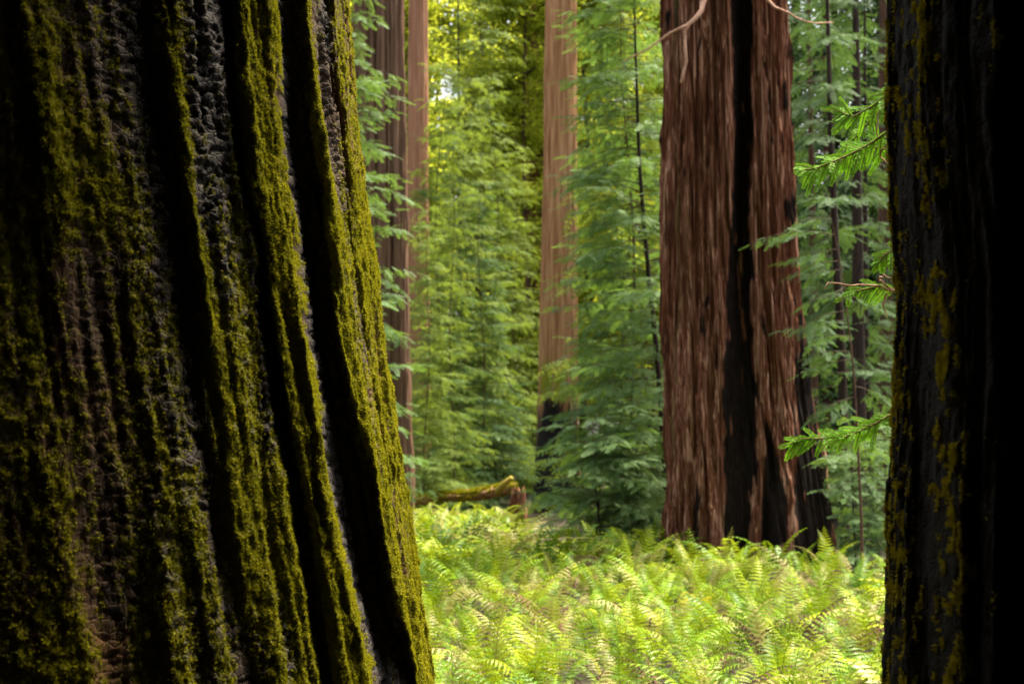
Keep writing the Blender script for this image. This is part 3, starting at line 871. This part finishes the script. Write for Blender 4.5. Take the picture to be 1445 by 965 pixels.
for row, (Y, n, x0, x1) in enumerate(((38, 4, 7.2, 15), (47, 5, 7.5, 20), (60, 8, -11, 21), (76, 10, -15, 28), (96, 14, -20, 36), (125, 18, -26, 48))):
    for q in range(n):
        x = x0 + (x1 - x0) * (q + .5 + g.normal(0, .18)) / n
        y = Y + g.normal(0, 2)
        ratio = x / y
        right_side = ratio > .13
        kind = 'c' if (right_side or g.random() < (.12 if row < 4 else .05)) else 'b'
        s = .85 + .4 * g.random()
        if kind == 'c':
            put_tree('far_conifer', (FC_SHADE if right_side else FC)[q % 2], ('shade-toned green conifer ' + ('not far behind' if Y < 50 else 'deep in the far forest') + ' to the right of the split redwood') if right_side else 'distant green conifer among the bright leafy trees ' + where_(ratio), 'tree', x, y, g.random() * 6.28, s,
                     'dark conifers of the far forest' if right_side else 'conifers among the bright far trees')
        else:
            put_tree('far_broadleaf', BL[q % 3], ('nearer' if Y < 70 else 'distant' if Y < 100 else 'farthest') + ' yellow-green leafy tree of the far forest, ' + where_(ratio), 'tree', x, y, g.random() * 6.28, s, 'yellow-green far trees')

for x, y, s in ((13, 27.5, .95), (15, 31, 1.05), (17, 28, 1.0), (13, 35, 1.1), (18, 34, 1.0), (21, 30, 1.0)):  # conifers outside the view, added to shade the right-hand woods
    put_tree('far_conifer', FC_SHADE[int(x) % 2], 'unseen conifer added for shade at the right side of the clearing', 'tree', x, y, x, s, 'dark conifers of the far forest')

for px_, Y, k, s_ in ((742, 55, 1, .8), (700, 88, 2, 1.3), (716, 110, 0, 1.4)):
    q_ = at(px_, 640, Y)
    put_tree('far_broadleaf', BL[k], ('nearest', 'middle', 'rearmost')[int(Y > 60) + int(Y > 100)] + ' of three yellow-green trees crowding the gap left of the pale redwood', 'tree', q_[0], q_[1], k, s_, 'yellow-green far trees')

# ------------------------------------------------------------------ near redwood sprigs beside the burnt trunk
def needle_branchlet(acc_n, acc_s, p, d, up, L, g, wn=.0058, ln=.0145):
    d = d / np.linalg.norm(d); s = np.cross(up, d); s /= np.linalg.norm(s); u = np.cross(d, s)
    n = max(8, int(L / .0027))
    tt = np.linspace(.03, 1, n)
    bend = lambda t: p + d * L * t - u * .18 * L * t * t
    acc_s.tube(np.array([bend(t) for t in (0, .35, .7, 1.0)]), [.0016, .0013, .001, .0006], 4, cap=False)
    V = []
    for k, t in enumerate(tt):
        q = bend(t); sg = 1 if k % 2 else -1
        l = ln * (.55 + .45 * min(1, t * 5)) * (1 - .45 * max(0, t - .6) / .4) * (.85 + .3 * g.random())
        nd_ = d * .62 + s * sg * .8 + u * g.normal(.05, .12); nd_ /= np.linalg.norm(nd_)
        ws = np.cross(nd_, u); ws /= np.linalg.norm(ws)
        V += [q, q + nd_ * l * .5 + ws * wn * .5, q + nd_ * l, q + nd_ * l * .5 - ws * wn * .5]
    V = np.array(V)
    acc_n.add(V, np.arange(len(V)).reshape(-1, 4))

def sprig(base, path, n_side, bl, seed, tilt=.0, bias=0):
    """a branch along path (world points) with flat comb-like branchlets"""
    g = np.random.default_rng(seed)
    P = np.array(path); tt = np.linspace(0, 1, len(P)); f = np.linspace(0, 1, 20)
    Pp = np.stack([np.interp(f, tt, P[:, c]) for c in range(3)], 1)
    An, As = Acc(), Acc()
    As.tube(Pp, np.linspace(.005, .0016, 20), 6)
    up = np.array([g.normal(0, .15), -.95 + tilt, .45]); up /= np.linalg.norm(up)
    for q in range(n_side):
        t = .16 + .84 * q / (n_side - 1)
        a = min(int(t * 19), 18); p = Pp[a] + (Pp[a + 1] - Pp[a]) * (t * 19 - a); d0 = Pp[a + 1] - Pp[a]; d0 = d0 / np.linalg.norm(d0)
        sd = np.cross(up, d0)
        for sg in ((1, -1) if q < n_side - 1 else (0,)):
            L = bl * (.3 + .95 * g.random()) * (.5 + .5 * min(1, t * 3)) * (1 if sg == 1 else (.9 + bias)) * (1.15 - .5 * t)
            d = d0 * .75 + sd * sg * (.7 + g.normal(0, .22)) + np.array([0, g.normal(0, .3), -.22 + g.normal(0, .25)])
            if sg == 0: d = d0
            needle_branchlet(An, As, p, d, up + g.normal(0, .15, 3), L, g)
    return An, As

sp_base = at(1318, 640, 5.2)
spr = thing('redwood_shoot', 'bright green redwood sprigs reaching out from behind the burnt right-hand trunk', 'tree', (sp_base[0], sp_base[1], 0))
lo2 = np.array([-sp_base[0], -sp_base[1], 0])
A = Acc(); zz_ = np.linspace(-.1, 3.6, 16)
stem = np.stack([sp_base[0] + .02 * np.sin(zz_ * 2), sp_base[1] + .015 * np.cos(zz_ * 3), zz_], 1) + lo2
A.tube(stem, np.linspace(.028, .012, 16), 8)
obj('trunk', A.mesh('shoot_trunk', [M_brown], True), spr)
def at2(px, py, Y=5.1): return at(px, py, Y) + lo2
SP = [
    ([(1318, 95), (1262, 125), (1235, 148), (1205, 165), (1188, 160)], 14, .10, 1, 5.0),
    ([(1318, 150), (1268, 175), (1225, 205), (1185, 225), (1150, 238), (1132, 240)], 18, .105, 2, 5.05),
    ([(1318, 190), (1262, 205), (1215, 212), (1172, 235), (1140, 250)], 17, .10, 3, 5.2),
    ([(1318, 170), (1268, 140), (1238, 160), (1212, 190), (1195, 205)], 12, .095, 4, 5.3),
    ([(1318, 640), (1262, 582), (1235, 598), (1205, 612), (1185, 620)], 14, .10, 5, 5.0),
    ([(1318, 650), (1255, 590), (1215, 606), (1170, 618), (1136, 620), (1116, 626)], 18, .085, 6, 5.1),
    ([(1318, 420), (1262, 408), (1240, 404), (1212, 410), (1190, 420)], 9, .07, 7, 5.1),
    ([(1318, 380), (1262, 352), (1248, 360), (1240, 372)], 7, .08, 8, 5.0),
]
for path, ns, bl, sd_, Y in SP:
    p = [at2(a, b_, Y) for a, b_ in path]
    p[0] = np.array([*stem[8, :2], p[0][2] - 0.03])
    An, As = sprig(None, p, ns, bl, sd_)
    o = obj('sprig', As.mesh('sprig_twigs', [M_shoot], True), spr)
    obj('needles', An.mesh('sprig_needles', [M_near]), o)
# bare curly twigs by the trunk
A = Acc()
for path in ([(1318, 400), (1262, 412), (1235, 402), (1205, 404), (1170, 398), (1163, 408)], [(1262, 412), (1240, 395), (1246, 388), (1256, 392)], [(1250, 414), (1246, 432), (1252, 448)], [(1262, 205), (1242, 212), (1243, 222), (1254, 232)], [(1244, 148), (1240, 165), (1236, 185), (1238, 198)]):
    q = np.array([at2(a, b_, 5.05) for a, b_ in path]); f = np.linspace(0, 1, 12)
    q = np.stack([np.interp(f, np.linspace(0, 1, len(q)), q[:, c]) for c in range(3)], 1); q[1:-1] += rng.normal(0, .003, (10, 3))
    A = Acc(); A.tube(q, np.linspace(.0045, .002, 12), 5)
    o = obj('twig', A.mesh('bare_twig', [M_twig], True), spr); o['label'] = 'bare curling reddish twig'

# ------------------------------------------------------------------ fallen mossy log
def log_mesh(p0, p1, r0, r1, seed):
    p0 = np.array(p0); p1 = np.array(p1); n, s = 60, 40
    f = np.linspace(0, 1, n); d = (p1 - p0) / np.linalg.norm(p1 - p0)
    A_ = np.cross(d, [0, 0, 1]); A_ /= np.linalg.norm(A_); B_ = np.cross(A_, d)
    a = np.linspace(0, 2 * pi, s, endpoint=False)
    aa_ = a[None] + 0 * f[:, None]; ff_ = f[:, None] + 0 * aa_
    u = np.abs(((aa_ / pi) % 2) - 1) * pi
    r = r0 + (r1 - r0) * ff_ + (fbm(u * 3, ff_ * 20, seed, 3) - .5) * .10 + (ridged(u * 6, ff_ * 5, seed + 3, 2) - .6) * .05
    sag = (fbm(f * 3, f * 0 + 2, seed + 5, 2) - .5)[:, None, None] * np.array([0, 0, .12])
    V = p0 + (p1 - p0) * ff_[..., None] + sag + r[..., None] * (np.cos(aa_)[..., None] * A_ + np.sin(aa_)[..., None] * B_)
    moss = sst(.45, .6, fbm(u * 2.2, ff_ * 14, seed + 9, 3) + .16 * np.sin(aa_))
    i = np.arange(n - 1)[:, None] * s; j = np.arange(s)[None]; k = (j + 1) % s
    Q = np.stack([i + j, i + k, i + s + k, i + s + j], -1).reshape(-1, 4)
    cap = np.array([[0, q, q + 1] for q in range(1, s - 1)] + [[(n - 1) * s, (n - 1) * s + q + 1, (n - 1) * s + q] for q in range(1, s - 1)])
    N_ = np.cos(aa_)[..., None] * A_ + np.sin(aa_)[..., None] * B_
    return mesh_data('log_bark', V.reshape(-1, 3), [Q, cap], [M_log], True, dict(moss=moss, char=0 * moss, rust=0 * moss)), V, N_, moss
M_log = bark_mat('log bark', ((.3, (.09, .045, .025)), (.55, (.22, .12, .065)), (.8, (.38, .24, .14))), mossc=((.16, .15, .015), (.36, .30, .03)), sx=9, sz=9, check=False)
pa, pb = at(560, 708, 34), at(728, 689, 35.5)
lg = thing('fallen_log', 'fallen mossy log lying at the back of the fern bed', 'log', ((pa[0] + pb[0]) / 2, (pa[1] + pb[1]) / 2, pa[2]))
lol = -np.array([(pa[0] + pb[0]) / 2, (pa[1] + pb[1]) / 2, pa[2]])
me, LV, LNn, lm = log_mesh(pa + lol, pb + lol, .10, .15, 5)
obj('trunk', me, lg)
obj('moss', tufts(LV, lm, LNn, 9000, .035, 7, [M_moss], 'log_moss'), lg, None, 'stuff')
A = Acc(); q = np.array([at(702, 696, 34.8), at(710, 684, 34.6), at(722, 674, 34.4)]) + lol; A.tube(q, [.09, .08, .06], 7)
o = obj('branch_stub', A.mesh('branch_stub', [M_log], True), lg)
for nme in ('moss', 'char', 'rust'):
    a_ = o.data.attributes.new(nme, 'FLOAT', 'POINT'); a_.data.foreach_set('value', np.full(len(o.data.vertices), .7 if nme == 'moss' else 0, np.float32))
# broken stump at the foot of the pale redwood
ps = at(731, 640, 34.2)
st_ = thing('tree_stump', 'small broken brown stump left of the pale redwood base', 'stump', (ps[0], ps[1], gz(*ps[:2]) - .05))
zs_ = np.linspace(0, 1.05, 16); th = np.linspace(0, 2 * pi, 28, endpoint=False); a = th[None] + 0 * zs_[:, None]; zz = zs_[:, None] + 0 * a
u = np.abs(((a / pi) % 2) - 1) * pi
R = .26 * (1 - .35 * zz) + (ridged(u * 5, zz * 1, 5, 2) - .6) * .08
zz2 = zz * (.62 + .5 * fbm(u * 3, 0 * u + 3, 9, 2))
V = np.stack([R * np.cos(a), R * np.sin(a), zz2], -1).reshape(-1, 3)
i = np.arange(15)[:, None] * 28; j = np.arange(28)[None]; k = (j + 1) % 28
Q = np.stack([i + j, i + k, i + 28 + k, i + 28 + j], -1).reshape(-1, 4)
V = np.vstack([V, [0, 0, .5]]); cap = np.array([[15 * 28 + q, 15 * 28 + (q + 1) % 28, len(V) - 1] for q in range(28)])
obj('trunk', mesh_data('stump_wood', V, [Q, cap], [M_red], True, dict(moss=np.zeros(len(V)), char=np.zeros(len(V)), rust=np.zeros(len(V)))), st_)

# ------------------------------------------------------------------ ferns
def frond(L, e0, e1, npairs, lobes, wid, seed, mat, curl=.25, rib=True, fold=.0, sway=.12):
    g = np.random.default_rng(seed)
    n = 22; t = np.linspace(0, 1, n)
    e = e0 + (e1 - e0) * t ** 1.35 + np.cumsum(g.normal(0, .02, n))
    T = np.stack([np.cos(e), 0 * e, np.sin(e)], 1)
    P = np.vstack([[0, 0, 0], np.cumsum(T[:-1] * L / (n - 1), 0)])
    P[:, 1] += sway * L * g.normal(0, .7) * t ** 2
    Nn = np.stack([-np.sin(e), 0 * e, np.cos(e)], 1)
    A = Acc()
    if rib: A.tube(P, np.linspace(.0045, .0012, n) * (L / .7), 3, cap=False)
    B = np.array([0, 1.0, 0])
    VV = []; TT = []; off = 0
    ts = .16 + .83 * (np.arange(npairs) / npairs) ** .92
    for q, tq in enumerate(ts):
        for sg in (-1, 1):
            tk = min(.999, tq + (.008 if sg > 0 else 0)); f = tk * (n - 1); a = int(f)
            p = P[a] + (P[min(a + 1, n - 1)] - P[a]) * (f - a)
            x = (tk - .16) / .84
            shp = min(1, (x + .12) / .34) ** .8 * (1 - x) ** .75 * 1.25
            l = max(.012, wid * L * shp) * (.88 + .24 * g.random())
            fw = .34 + .25 * x + g.normal(0, .07)
            d = B * sg * cos(fw) + T[a] * sin(fw) - Nn[a] * fold; d /= np.linalg.norm(d)
            up = Nn[a]; side = np.cross(up, d); side /= np.linalg.norm(side)
            c = curl * (.6 + .8 * g.random())
            ss = np.linspace(0, 1, lobes + 1)
            ctr = p + np.outer(ss, d) * l - np.outer(ss ** 2, up) * l * c
            wl = l * .13 + .003
            V = [ctr]
            tips1 = []; tips2 = []
            for z_ in range(lobes):
                m_ = (ctr[z_] + ctr[z_ + 1]) / 2; k_ = wl * (1 - ss[z_]) ** .6 * (.85 + .3 * g.random())
                tips1.append(m_ + side * k_ + d * k_ * .45 - up * k_ * .15); tips2.append(m_ - side * k_ + d * k_ * .45 - up * k_ * .15)
            V = np.vstack([ctr, tips1, tips2]); m1 = lobes + 1
            for z_ in range(lobes):
                TT += [[off + z_, off + z_ + 1, off + m1 + z_], [off + z_ + 1, off + z_, off + m1 + lobes + z_]]
            VV.append(V); off += len(V)
    A.add(np.vstack(VV), None, np.array(TT))
    return A.mesh('frond', [mat])

R_ = radians
def fset(mat, seed, n=6, wid=.185):
    out = []
    for k in range(n):
        e0 = R_([80, 72, 64, 76, 84, 82][k % 6]); e1 = R_([-5, -25, 8, -35, 55, 35][k % 6])
        out.append(frond(.62, e0, e1, 15, 7, wid, seed + k, mat, curl=.35 + .15 * (k % 4)))
    return out
FR = dict(g=fset(M_fern, 1000, 7), y=fset(M_fern_y, 1020, 6), p=fset(M_fern_p, 1040, 5, .18), b=[frond(.62, R_(72), R_(-30), 15, 4, .13, 1060 + k, M_fern_b, curl=.9, fold=.5) for k in range(4)], o=fset(M_fern_o, 1080, 2))

def fern(name, label, x, y, rz, sc, mix, n, group, g, spread=(.15, .5)):
    t = thing(name, label, 'fern', (x, y, gz(x, y) - .02), rz, group, sc)
    for k in range(n):
        m_ = mix[int(g.integers(0, len(mix)))]
        fs = FR[m_]
        o = obj('frond', fs[int(g.integers(0, len(fs)))], t)
        az = 2 * pi * (k + g.random() * .6) / n
        o.rotation_euler = (g.normal(0, .12), g.uniform(-.18, .22), az)
        s = .75 + .45 * g.random()
        o.scale = (s, s * (.9 + .2 * g.random()), s)
        o.location = (cos(az) * .03, sin(az) * .03, 0)
    return t

g = np.random.default_rng(4321)
def in_bed(x, y, marg=0.0):
    """is the point on the fern bed (the clearing between the trunks)?"""
    u = 722.5 + F * x / y
    if u > 940: lim = 16.4 - max(0, (u - 1180)) * .012
    elif u > 745: lim = 18.2
    elif u > 725: lim = 18 + (745 - u) * .6
    else: lim = 33.6
    return y < lim
spots = []
y = 4.7
while y < 37:
    step = .385 if y < 19 else .40
    x0, x1 = -.105 * y - .5, .29 * y + .5
    x = x0 + g.random() * step
    while x < x1:
        xx, yy = x + g.normal(0, .11), y + g.normal(0, .11)
        if in_bed(xx, yy) and math.hypot(xx - cen[0, 0], yy - cen[0, 1]) > 1.5 and math.hypot(xx - cenR[0, 0], yy - cenR[0, 1]) > 1.1: spots.append((xx, yy))
        x += step
    y += step
def vis(s):
    u = 722.5 + F * s[0] / s[1]
    return 560 < u < 1275
near = sorted([s for s in spots if vis(s)], key=lambda s: s[1])[:290]
nearset = set(near)
rest = [s for s in spots if s not in nearset]
for k, (x, y) in enumerate(near):
    v = g.random()
    if v < .50: mix, lab, grp = 'gggggggyp', 'fresh green fern in the near part of the fern bed', 'fresh green ferns of the fern bed'
    elif v < .76: mix, lab, grp = 'yyyyygp', 'yellow-green fern in the near part of the fern bed', 'yellow-green ferns of the fern bed'
    elif v < .86: mix, lab, grp = 'pypgb', 'pale fern with bleached fronds in the fern bed', 'pale faded ferns of the fern bed'
    else: mix, lab, grp = 'bbbpg', 'withering fern with brown fronds in the fern bed', 'withering ferns of the fern bed'
    u_ = 722.5 + F * x / y
    lab = lab.replace(' in the near part of the fern bed', '').replace(' in the fern bed', '')
    lab += (', front' if y < 7.6 else ', middle' if y < 10 else ', back') + ' of the bed, ' + (
        'close to the mossy trunk' if u_ < 690 else 'below the blue-green sapling' if u_ < 930 else 'in front of the split redwood' if u_ < 1130 else 'close to the burnt trunk')
    if y < 9.5: n = int(g.integers(6, 9))
    else: n = int(g.integers(5, 7))
    fern('fern', lab, x, y, g.random() * 6.28, .58 + .55 * g.random(), mix, n, grp, g)

# a few ferns that stand out
def special(px, py, Y, mix, n, sc, label, rz=0, seed=1):
    p = at(px, py, Y)
    return fern('fern', label, p[0], p[1], rz, sc, mix, n, None, np.random.default_rng(seed))
special(1042, 800, 15.2, 'g', 6, 1.25, 'tall fresh fern standing up in front of the black burn scar', .3, 3)
special(1000, 800, 15.0, 'p', 6, 1.2, 'pale drooping fern at the left foot of the split redwood', 1.2, 4)
special(975, 820, 13.2, 'oy', 5, 1.0, 'small golden-orange fern below the split redwood', 2, 5)
special(1150, 800, 14.6, 'pb', 6, 1.25, 'tan fern with curled fronds at the right foot of the split redwood', 2, 6)
special(1040, 930, 7.0, 'b', 6, 1.0, 'dark brown shrivelled fern near the bottom of the bed', 2, 7)
special(820, 780, 17.0, 'p', 6, 1.15, 'cream-coloured faded fern below the blue-green sapling', 2, 8)
# long arching frond with shrivelled dark leaflets
pa_ = at(1100, 880, 10.0); 
t = thing('fern', 'arching fern frond with shrivelled dark brown leaflets hanging from it', 'fern', (pa_[0], pa_[1], gz(pa_[0], pa_[1])), 0.0)
for k in range(3):
    o = obj('frond', frond(.95 - .2 * k, R_(70), R_(2), 20, 3, .10, 1100 + k, M_fern_b, curl=.2, fold=1.6, sway=0), t)
    o.rotation_euler = (0, 0, [.25, 2.5, 4.3][k])

# farther ferns, too many to count: one mass
V0 = [];
def far_frond(seed):
    g_ = np.random.default_rng(seed); n = 8; t_ = np.linspace(0, 1, n); e = R_(72) + (R_(-25 + g_.normal(0, 15)) - R_(72)) * t_ ** 1.3
    T = np.stack([np.cos(e), 0 * e, np.sin(e)], 1); P_ = np.vstack([[0, 0, 0], np.cumsum(T[:-1] * .7 / (n - 1), 0)])
    V = []; 
    for tq in np.linspace(.14, .97, 13):
        f = tq * (n - 1); a_ = min(int(f), n - 2); p = P_[a_] + (P_[a_ + 1] - P_[a_]) * (f - a_); x_ = (tq - .14) / .86
        l = .11 * min(1, (x_ + .12) / .34) * (1 - x_) ** .75 * 1.2 + .01
        for sg in (-1, 1):
            d = np.array([0, sg * .92, 0]) + T[a_] * .4; nn_ = np.array([-T[a_][2], 0, T[a_][0]])
            V += [p, p + d * l * .5 + T[a_] * .016, p + d * l - nn_ * l * .3, p + d * l * .5 - T[a_] * .016]
    return np.array(V)
FF = [far_frond(s) for s in range(5)]
def far_mass(sp, name, mat, g):
    VV = []
    for (x, y) in sp:
        n = int(g.integers(5, 8)); s0 = .75 + .45 * g.random(); z0 = gz(x, y) - .02
        for k in range(n):
            a_ = 2 * pi * (k + g.random() * .6) / n; s = s0 * (.75 + .45 * g.random()); v = FF[int(g.integers(0, 5))] * s
            tl = g.uniform(-.2, .25); v = v @ np.array([[cos(tl), 0, -sin(tl)], [0, 1, 0], [sin(tl), 0, cos(tl)]])
            v = v @ np.array([[cos(a_), sin(a_), 0], [-sin(a_), cos(a_), 0], [0, 0, 1]])
            VV.append(v + [x, y, z0])
    V = np.concatenate(VV)
    o = obj(name, mesh_data(name, V, [np.arange(len(V)).reshape(-1, 4)], [mat]), kind='stuff')
    return o
g2 = np.random.default_rng(9)
lab_ = g2.random(len(rest))
o = far_mass([s for s, q in zip(rest, lab_) if q < .5], 'fern_cover', M_fern_y, g2); o['label'] = 'mass of yellow-green ferns covering the clearing toward the log'; o['category'] = 'ferns'
o = far_mass([s for s, q in zip(rest, lab_) if .5 <= q < .75], 'fern_cover', M_fern, g2); o['label'] = 'fresh green ferns mixed through the far fern bed'; o['category'] = 'ferns'
o = far_mass([s for s, q in zip(rest, lab_) if q >= .75], 'fern_cover', M_fern_p, g2); o['label'] = 'pale faded ferns mixed through the far fern bed'; o['category'] = 'ferns'

# low clover-like leaves between the ferns
n = 6000
gy = 4.5 + 33 * g2.random(n * 2) ** .75; gx = (-.12 + .42 * g2.random(n * 2)) * gy
keep = np.array([in_bed(a_, b_) for a_, b_ in zip(gx, gy)]); gx = gx[keep][:n]; gy = gy[keep][:n]; n = len(gx)
hz = .04 + .22 * g2.random(n) ** 1.4
c = np.stack([gx, gy, ground_z(gx, gy) + hz], 1)
VV = []
for q in range(3):
    a_ = g2.random(n) * .5 + q * 2.094; s = .022 + .02 * g2.random(n)
    d = np.stack([np.cos(a_), np.sin(a_), -.15 + 0 * a_], 1) * s[:, None]; e = np.stack([-np.sin(a_), np.cos(a_), 0 * a_], 1) * s[:, None] * .6
    VV.append(np.stack([c, c + d * .7 + e, c + d * 1.2, c + d * .7 - e], 1))
V = np.concatenate(VV).reshape(-1, 3)
o = obj('ground_cover', mesh_data('ground_cover', V, [np.arange(len(V)).reshape(-1, 4)], [M_sorrel]), kind='stuff')
o['label'] = 'low clover-like leaves on the ground between the ferns'; o['category'] = 'ground cover'
